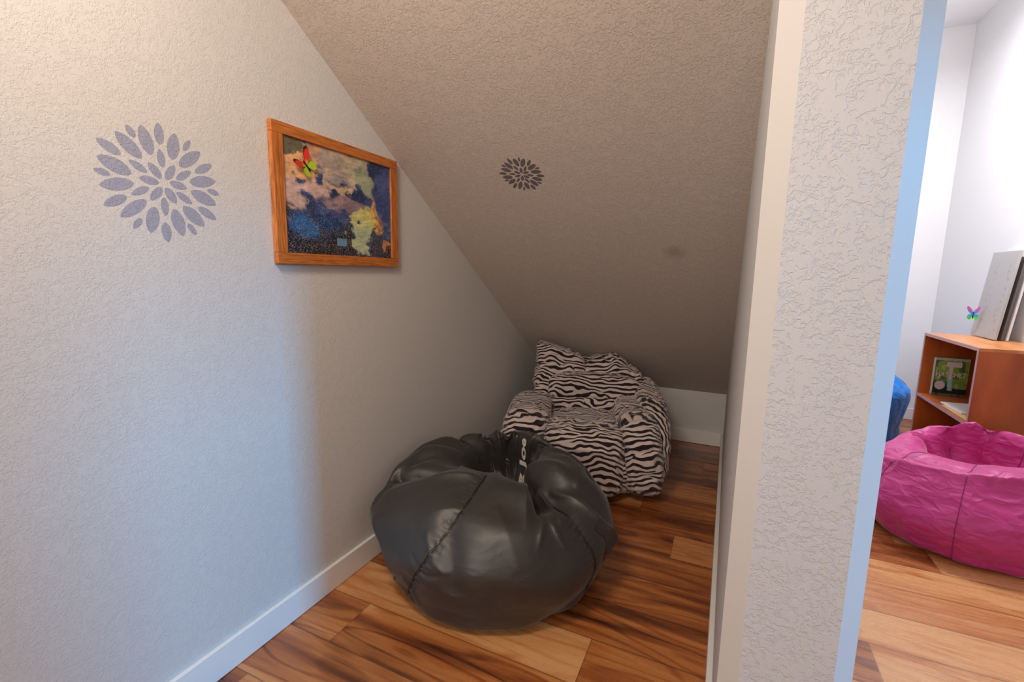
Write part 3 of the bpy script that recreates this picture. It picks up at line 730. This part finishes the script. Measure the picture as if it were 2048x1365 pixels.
# ---- pink bean bag
PC = (1.12, 2.83)
cen = [PC] * 4 + [(1.14, 2.87), (1.18, 2.93), (1.19, 2.95), (1.19, 2.96), (1.19, 2.96)]
fr_ = [(0, 0), (.34, .004), (.40, .06), (.425, .19), (.33, .385), (.30, .405), (.22, .37), (.15, .24), (0, .18)]
rowsP = {0: [(0, 0), (.30, .004), (.35, .08), (.38, .20), (.33, .37), (.27, .44), (.21, .41), (.15, .24), (0, .18)],
         45: [(0, 0), (.24, .004), (.28, .08), (.30, .20), (.27, .38), (.22, .455), (.18, .42), (.14, .24), (0, .18)],
         90: [(0, 0), (.26, .004), (.31, .08), (.335, .20), (.27, .38), (.20, .465), (.17, .43), (.14, .24), (0, .18)],
         135: [(0, 0), (.30, .004), (.36, .08), (.39, .20), (.33, .35), (.27, .41), (.21, .38), (.15, .24), (0, .18)],
         180: [(0, 0), (.35, .004), (.43, .06), (.46, .17), (.38, .325), (.31, .365), (.23, .34), (.15, .24), (0, .18)],
         225: [(0, 0), (.37, .004), (.44, .06), (.455, .18), (.36, .355), (.31, .385), (.22, .35), (.15, .24), (0, .18)], 270: fr_,
         315: [(0, 0), (.34, .004), (.41, .07), (.43, .18), (.31, .38), (.29, .42), (.21, .39), (.15, .24), (0, .18)]}
seamsP = [(20 + 45 * k, 20 + 45 * k, .6) for k in range(8)]
foldsP = [
    dict(p=[(150, .46), (180, .48), (210, .495), (240, .50), (270, .50), (300, .50), (335, .48)], h=.022, w=.022), dict(p=[(185, .54), (210, .55), (240, .555), (270, .555), (300, .56), (325, .55)], h=-.012, w=.02),     # creased edge round the top
    dict(p=[(175, .48), (200, .52), (230, .51)], h=-.012, w=.02), dict(p=[(236, .50), (246, .53), (258, .50)], h=-.010, w=.012),
    dict(p=[(205, .46), (212, .56), (216, .64)], h=.010, w=.012), dict(p=[(250, .56), (262, .54), (276, .56), (290, .54)], h=.008, w=.012),
    dict(p=[(255, .47), (262, .52), (265, .60)], h=-.010, w=.010), dict(p=[(200, .22), (215, .26), (230, .22)], h=.006, w=.014),
    dict(p=[(212, .15), (228, .18), (246, .15)], h=-.005, w=.014), dict(p=[(222, .32), (240, .34), (262, .31)], h=.004, w=.014), dict(p=[(240, .25), (262, .26), (284, .22)], h=-.004, w=.016),
    dict(p=[(270, .36), (288, .34), (306, .36)], h=.005, w=.014), dict(p=[(268, .18), (285, .16), (305, .18)], h=.005, w=.014),
    dict(p=[(110, .62), (111, .72), (112, .86)], h=-.035, w=.022), dict(p=[(65, .62), (66, .72), (68, .86)], h=-.035, w=.022), dict(p=[(148, .62), (150, .72), (152, .84)], h=-.03, w=.02),
    dict(p=[(122, .56), (120, .64), (112, .72)], h=.012, w=.015), dict(p=[(84, .56), (82, .64), (90, .74)], h=.010, w=.015)]
bp_ = Bag(cen, rowsP, seamsP, .035, .03)
build_bag('bean_bag', bp_, M_pink, M_pink_seam, (PC[0], PC[1], 0), 280, 150,
          dict(lump=.003, seed=8),
          [(20 + 45 * k, 20 + 45 * k, .08, .95) for k in (4, 5, 6, 0, 1, 2)], folds=foldsP, ripple=.0008, single=True, label='magenta pink bean bag on the floor in front of the bookcase', seam_r=.0016)
# ---- blue bean bag
LC = (.90, 4.42)
rowsL = {k * 60: [(0, 0), (.34, .004), (.37, .10), (.41, .34), (.37, .42), (.26, .52), (.17, .55), (.09, .56), (0, .56)] for k in range(6)}
bl_ = Bag([LC] * 9, rowsL, [(30 + 60 * k, 30 + 60 * k, 1.2) for k in range(6)], .05, .04)
build_bag('bean_bag', bl_, M_blue, M_blue, (LC[0], LC[1], 0), 200, 110,
          dict(stretch=1.05, lam=.3, lmin=.08, iters=120, seed=3, amp=.005),
          [(300, 300, .08, .9), (0, 0, .08, .9)], 'bright blue bean bag between the wall end and the bookcase')

# ------------------------------------------------------------------ zebra bean bag chair
ZO = (-.74, 2.66, 0); ZR = math.radians(17)
zroot = empty('zebra_bean_bag_chair', ZO, ZR)
def pillow(name, c, half, e=(.55, .55), warp=None, uvf=None, nu=150, nv=90, axis='z', wk=None, seed=1, xlim=True):
    """soft superellipsoid in chair coordinates (x right, y back, z up)"""
    u, v = np.meshgrid(np.arange(nu) / nu * 2 * np.pi, np.linspace(-np.pi / 2, np.pi / 2, nv))
    sg = lambda t, p: np.sign(t) * np.abs(t) ** p
    a = sg(np.cos(v), e[0]) * sg(np.cos(u), e[1]); b = sg(np.cos(v), e[0]) * sg(np.sin(u), e[1]); cc = sg(np.sin(v), e[0])
    S = {'z': (a, b, cc), 'x': (cc, a, b), 'y': (b, cc, a)}[axis]
    P = np.stack(S, -1)
    N0 = P.copy()
    P = P * np.array(half)
    if warp: P = warp(P, N0)
    P = P + np.array(c)
    k = dict(stretch=1.06, lam=.16, lmin=.045, iters=160, amp=.003, floor=.002); k.update(wk or {})
    Q = wrinkle(P, seed=seed, **k)
    # keep clear of the walls and the sloping ceiling (they press on the cloth)
    cr, sr = math.cos(ZR), math.sin(ZR)
    wx = ZO[0] + Q[..., 0] * cr - Q[..., 1] * sr; wy = ZO[1] + Q[..., 0] * sr + Q[..., 1] * cr; wz = Q[..., 2]
    wx = np.maximum(wx, XL + .018); wy = np.minimum(wy, YK - .02); wz = np.minimum(wz, zs(wy) - .012)
    dx, dy = wx - ZO[0], wy - ZO[1]
    Q = np.stack([dx * cr + dy * sr, -dx * sr + dy * cr, wz], -1)
    uv = uvf(P) if uvf else np.stack([P[..., 0], P[..., 1] + P[..., 2]], -1)
    return mesh_obj(name, Q.reshape(-1, 3), grid_faces(nv, nu), M_zebra, zroot, smooth=True, uvs=uv.reshape(-1, 2)), Q
def uv_h(ox, oy): return lambda P: np.stack([P[..., 0] + ox, P[..., 1] * .9 + P[..., 2] + oy], -1)
def uv_side(ox, oy, k): return lambda P: np.stack([P[..., 2] + ox, P[..., 1] + P[..., 0] * k + P[..., 2] * .3 + oy], -1)
# lower body
def w_body(P, n):
    z = (P[..., 2] / .20)
    P = P.copy(); f = 1 - .10 * np.clip(-z, 0, 1) - .05 * np.clip(z, 0, 1); P[..., 0] *= f; P[..., 1] *= f; return P
pillow('base', (.0, -.01, .185), (.43, .42, .183), (.45, .55), w_body, uv_h(3, 1), seed=3)
def w_seat(P, n):
    P = P.copy(); P[..., 2] += .03 * np.clip(P[..., 1] / -.34, -1, 1) * (P[..., 2] > 0); return P
pillow('seat', (-.01, -.125, .205), (.235, .345, .19), (.42, .4), w_seat, uv_h(0, 0), seed=5, wk=dict(stretch=1.05))
def w_arm(s):
    def f(P, n):
        P = P.copy(); t = (P[..., 1] + .3) / .6
        P[..., 2] *= 1 - .12 * np.abs(t - .5); P[..., 0] += s * (.02 * np.clip(P[..., 2] / .2, -1, 1)) * -1
        return P
    return f
def uv_arm(ox, oy, s):
    def f(P):   # stripes run across the front, vertical down the sides
        front = np.clip((-(P[..., 1]) - .20) / .08, 0, 1)
        a = P[..., 2] + P[..., 1] * .5; b = P[..., 1] * .9 + P[..., 2] * .25 + s * P[..., 0] * .4
        return np.stack([np.where(front > .5, P[..., 0], P[..., 2]) + ox, a * front + b * (1 - front) + oy], -1)
    return f
pillow('armrest', (.30, -.09, .245), (.115, .365, .235), (.5, .5), w_arm(1), uv_arm(7, 3, 1), seed=7)
pillow('armrest', (-.335, -.09, .245), (.135, .365, .225), (.5, .5), w_arm(-1), uv_arm(11, 6, -1), seed=8)
def uv_v(ox, oy): return lambda P: np.stack([P[..., 2] + ox, P[..., 1] * .9 + P[..., 0] * .9 + oy], -1)
def w_side(P, n):
    P = P.copy(); t = np.clip(P[..., 1] / .4, -1, 1); P[..., 2] += .05 * t * (P[..., 2] > -.1); P[..., 0] *= 1 - .15 * np.clip(-P[..., 2] / .25, 0, 1); return P
pillow('side_panel', (.375, .03, .27), (.095, .395, .262), (.6, .6), w_side, uv_v(23, 2), seed=17)
def w_back(P, n):
    P = P.copy(); h = np.clip(P[..., 2] / .25, 0, 1); x = P[..., 0]
    P[..., 1] += .06 * P[..., 2] / .25 - .10 * (x / .4) ** 2
    P[..., 2] += h * (-.055 * np.exp(-((x + .02) / .05) ** 2) + .012 * np.cos(x * 40) - 1.3 * np.clip(x - .12, 0, 1) ** 1.6)
    return P
pillow('backrest', (.04, .29, .43), (.37, .14, .255), (.5, .5), w_back, uv_h(5, 9), seed=11, wk=dict(stretch=1.12))
def w_bol(P, n):
    P = P.copy(); P[..., 1] += -.12 * (P[..., 0] / .4) ** 2 + .02; return P
pillow('upper_back_panel', (.05, .18, .495), (.28, .10, .085), (.5, .45), w_bol, uv_h(15, 4), seed=12, wk=dict(stretch=1.05))
pillow('lower_back_panel', (.03, .165, .38), (.27, .10, .065), (.5, .45), w_bol, uv_h(17, 7), seed=14, wk=dict(stretch=1.05))
def w_ear(P, n):
    P = P.copy(); P[..., 2] += P[..., 0] * -.35; return P
pillow('headrest', (-.16, .27, .625), (.16, .085, .095), (.42, .4), w_ear, uv_h(19, 4), seed=13, wk=dict(stretch=1.12))
tag(zroot, 'black and white zebra striped bean bag armchair against the back of the nook', 'bean bag chair')

# ------------------------------------------------------------------ bookcase and what is on it
BX0, BX1, BY0, BY1, BT = 1.208, 1.545, 3.206, 3.962, .853
def bookcase():
    root = empty('bookcase', (BX0, (BY0 + BY1) / 2, 0)); O = root.location
    def part(name, b, mat):
        v, f = b; return bevel(mesh_obj(name, [(p[0] - O[0], p[1] - O[1], p[2] - O[2]) for p in v], f, mat, root), .0012)
    T = .018; e = .0015
    part('top_panel', box(BX0 + e, BX1, BY0, BY1, BT - T, BT), M_cherry_top)
    part('side_panel', box(BX0 + e, BX1, BY0, BY0 + T, 0, BT - T), M_cherry)
    part('side_panel', box(BX0 + e, BX1, BY1 - T, BY1, 0, BT - T), M_cherry)
    part('back_panel', box(BX1 - .006, BX1, BY0 + T, BY1 - T, .02, BT - T), M_cherry)
    part('shelf', box(BX0 + e, BX1 - .006, BY0 + T, BY1 - T, .427, .445), M_cherry)
    part('bottom_panel', box(BX0 + e, BX1 - .006, BY0 + T, BY1 - T, .05, .068), M_cherry)
    w = [box(BX0, BX0 + e, BY0, BY0 + T, 0, BT), box(BX0, BX0 + e, BY1 - T, BY1, 0, BT), box(BX0, BX0 + e, BY0 + T, BY1 - T, BT - T, BT),
         box(BX0, BX0 + e, BY0 + T, BY1 - T, .427, .445), box(BX0, BX0 + e, BY0 + T, BY1 - T, .05, .068)]
    for b in w:
        v, f = b; tag(mesh_obj('edge_banding', [(p[0] - O[0], p[1] - O[1], p[2] - O[2]) for p in v], f, M_edge, root), 'pale pinkish edge strip')
    tag(root, 'reddish brown wooden two-shelf bookcase with its open side facing left', 'bookcase')
bookcase()
def text_mesh(body, off=.02):
    cu = bpy.data.curves.new('t', 'FONT'); cu.body = body; cu.size = 1; cu.offset = off; cu.resolution_u = 2
    to = bpy.data.objects.new('t', cu); COL.objects.link(to); bpy.context.view_layer.update()
    me = bpy.data.meshes.new_from_object(to.evaluated_get(bpy.context.evaluated_depsgraph_get())); bpy.data.objects.remove(to)
    co = np.array([v.co[:] for v in me.vertices]); co[:, 0] -= co[:, 0].min(); co[:, 1] -= co[:, 1].min()
    co[:, 0] /= co[:, 0].max(); co[:, 1] /= co[:, 1].max()
    return co, [tuple(p.vertices) for p in me.polygons]
def book():
    x0, x1, z0, z1 = 1.268, 1.448, .4465, .697; yb, yf = 3.940, 3.922
    root = empty('book', (x0, yb, z0))
    def loc(p): return (p[0] - x0, p[1] - yb, p[2] - z0)
    nx, nz = 60, 84; u, v = np.meshgrid(np.linspace(0, 1, nx), np.linspace(0, 1, nz))
    C = np.zeros((nz, nx, 3)); n = fbm(u, v, 6, 21); n2 = fbm(u, v, 11, 22)
    def lay(col, mask): m = np.clip(mask, 0, 1)[..., None]; C[:] = C * (1 - m) + srgb(col) * m
    C[:] = srgb((86, 128, 64)); lay((150, 178, 66), (n > .5) * .7); lay((196, 206, 150), (n2 > .62) * .6); lay((60, 92, 52), (n < .38) * .8)
    lay((200, 205, 200), (v > .93) * .7); lay((26, 32, 30), np.clip((.42 - v) * 8 + (n - .5) * 5, 0, 1) * (1 - ((u > .5) & (v > .2) & (n > .45)) * .8))
    lay((226, 222, 218), (u < .05) * 1.0)
    lay((206, 196, 194), (((u - .24) / .15) ** 2 + ((v - .27) / .115) ** 2) < 1)
    lay((214, 208, 206), ((u > .36) & (u < .78) & (v > .76) & (v < .90)) | ((abs(u - .50) < .05) & (v > .42) & (v < .8)))
    lay((150, 196, 206), (abs(u - .50 - (.42 - v) * .12) < .065) & (v > .14) & (v < .44))
    lay((120, 128, 110), (v < .06) * (n2 > .4) * .6)
    V = np.stack([x0 + u * (x1 - x0), np.full_like(u, yf), z0 + v * (z1 - z0)], -1).reshape(-1, 3) - np.array((x0, yb, z0))
    i = np.arange(nx * nz).reshape(nz, nx); F = np.stack([i[:-1, :-1].ravel(), i[:-1, 1:].ravel(), i[1:, 1:].ravel(), i[1:, :-1].ravel()], 1)
    b = np.array([loc((x, yf + .002, z)) for x, z in ((x0, z0), (x1, z0), (x1, z1), (x0, z1))]); nb = len(V)
    mesh_obj('front_cover', np.vstack([V, b]), [tuple(q) for q in F] + [(nb, nb + 1, nb + 2, nb + 3)], M_print, root,
             cols=np.vstack([np.concatenate([np.clip(C, 0, 1).reshape(-1, 3), np.ones((nx * nz, 1))], 1), np.tile([.3, .4, .2, 1], (4, 1))]))
    M_paper, _, _ = newmat('book_paper', (.75, .72, .66), .8)
    v_, f_ = box(x0 + .002, x1 - .003, yf + .0022, yb - .002, z0 + .003, z1 - .003); mesh_obj('pages', [loc(p) for p in v_], f_, M_paper, root)
    v_, f_ = box(x0, x1, yb - .0018, yb, z0, z1); mesh_obj('back_cover', [loc(p) for p in v_], f_, newmat('green_cover', (.06, .12, .05))[0], root)
    co, F = text_mesh('HATCHET', .03)
    vs = [loc((x0 + .016 + (x1 - x0 - .026) * c[0], yf - .0006, z0 + .125 + .032 * c[1])) for c in co]
    mesh_obj('title', vs, F, M_letter, root)
    tag(root, 'green paperback book standing upright on the bookcase shelf', 'book')
book()
def slab_thing(name, pts, z0, z1, mat, label, cat):
    n = len(pts); V = [(x, y, z0) for x, y in pts] + [(x, y, z1) for x, y in pts]
    F = [tuple(range(n))[::-1], tuple(range(n, 2 * n))] + [(i, (i + 1) % n, (i + 1) % n + n, i + n) for i in range(n)]
    return tag(mesh_obj(name, V, F, mat), label, cat)
M_tan = newmat('kraft_card', (.62, .36, .16), .6)[0]; M_paperw = newmat('white_paper', (.78, .78, .76), .5)[0]
slab_thing('folder', [(1.222, 3.24), (1.45, 3.26), (1.45, 3.62), (1.225, 3.60)], .4455, .4485, M_tan, 'tan card folder lying flat on the bookcase shelf', 'folder')
slab_thing('booklet', [(1.25, 3.40), (1.47, 3.42), (1.45, 3.69), (1.24, 3.66)], .449, .456, M_paperw, 'white booklet lying on the tan folder', 'booklet')

def boards():
    # printed board leaning back on the canvas behind it
    h = .525; t = .014
    ang = math.atan2(.050, .52)
    root = empty('printed_board', (1.446, 3.80, BT + .001)); root.rotation_euler = (0, ang, 0)
    o = bevel(mesh_obj('panel', *box(-t, 0, -.150, .150, .003, h), newmat('grey_board', (.42, .415, .42), .6)[0], root), .0015)
    M_ink = newmat('faded_grey_ink', (.375, .37, .378), .7)[0]
    r = np.random.RandomState(9); parts = []
    for cx in (-.095, .055):
        for k in range(10):
            z = .06 + k * .042
            for s in range(4):
                a, b2 = r.uniform(-.028, .022), r.uniform(-.012, .012)
                if r.rand() < .5: parts.append(box(-t - .0006, -t - .0001, cx + a, cx + a + r.uniform(.006, .014), z + b2, z + b2 + .004))
                else: parts.append(box(-t - .0006, -t - .0001, cx + a, cx + a + .004, z + b2 - .006, z + b2 + r.uniform(.002, .012)))
    v, f, _ = join(parts); mesh_obj('faded_print', v, f, M_ink, root)
    tag(root, 'light grey printed board leaning on top of the bookcase', 'board')
    r3 = empty('dark_gap_panel', (1.476, 3.79, BT + .001)); r3.rotation_euler = (0, ang, 0)  # added panel, its dark colour stands in for the shaded gap behind the board
    bevel(mesh_obj('panel', *box(-.012, 0, -.135, .13, .002, .49), newmat('dark_gap_fill', (.12, .095, .095), .6)[0], r3), .001)
    tag(r3, 'dark grey panel added for the shaded gap behind the grey printed board', 'board')
    r2 = empty('white_canvas', (1.497, 3.80, BT + .001)); r2.rotation_euler = (0, ang, 0)
    bevel(mesh_obj('panel', *box(-.010, .0, -.15, .135, .001, .545), newmat('white_canvas', (.75, .74, .74), .6)[0], r2), .001)
    tag(r2, 'white canvas panel standing rearmost against the right wall on the bookcase', 'canvas')
    butterfly((1.414, 3.90, .988), ((.93, -.36, 0), (0, 0, 1), (-.36, -.93, 0)), .068, pal_rain, 'rainbow coloured butterfly clipped on the grey board', fold=3.6)
boards()
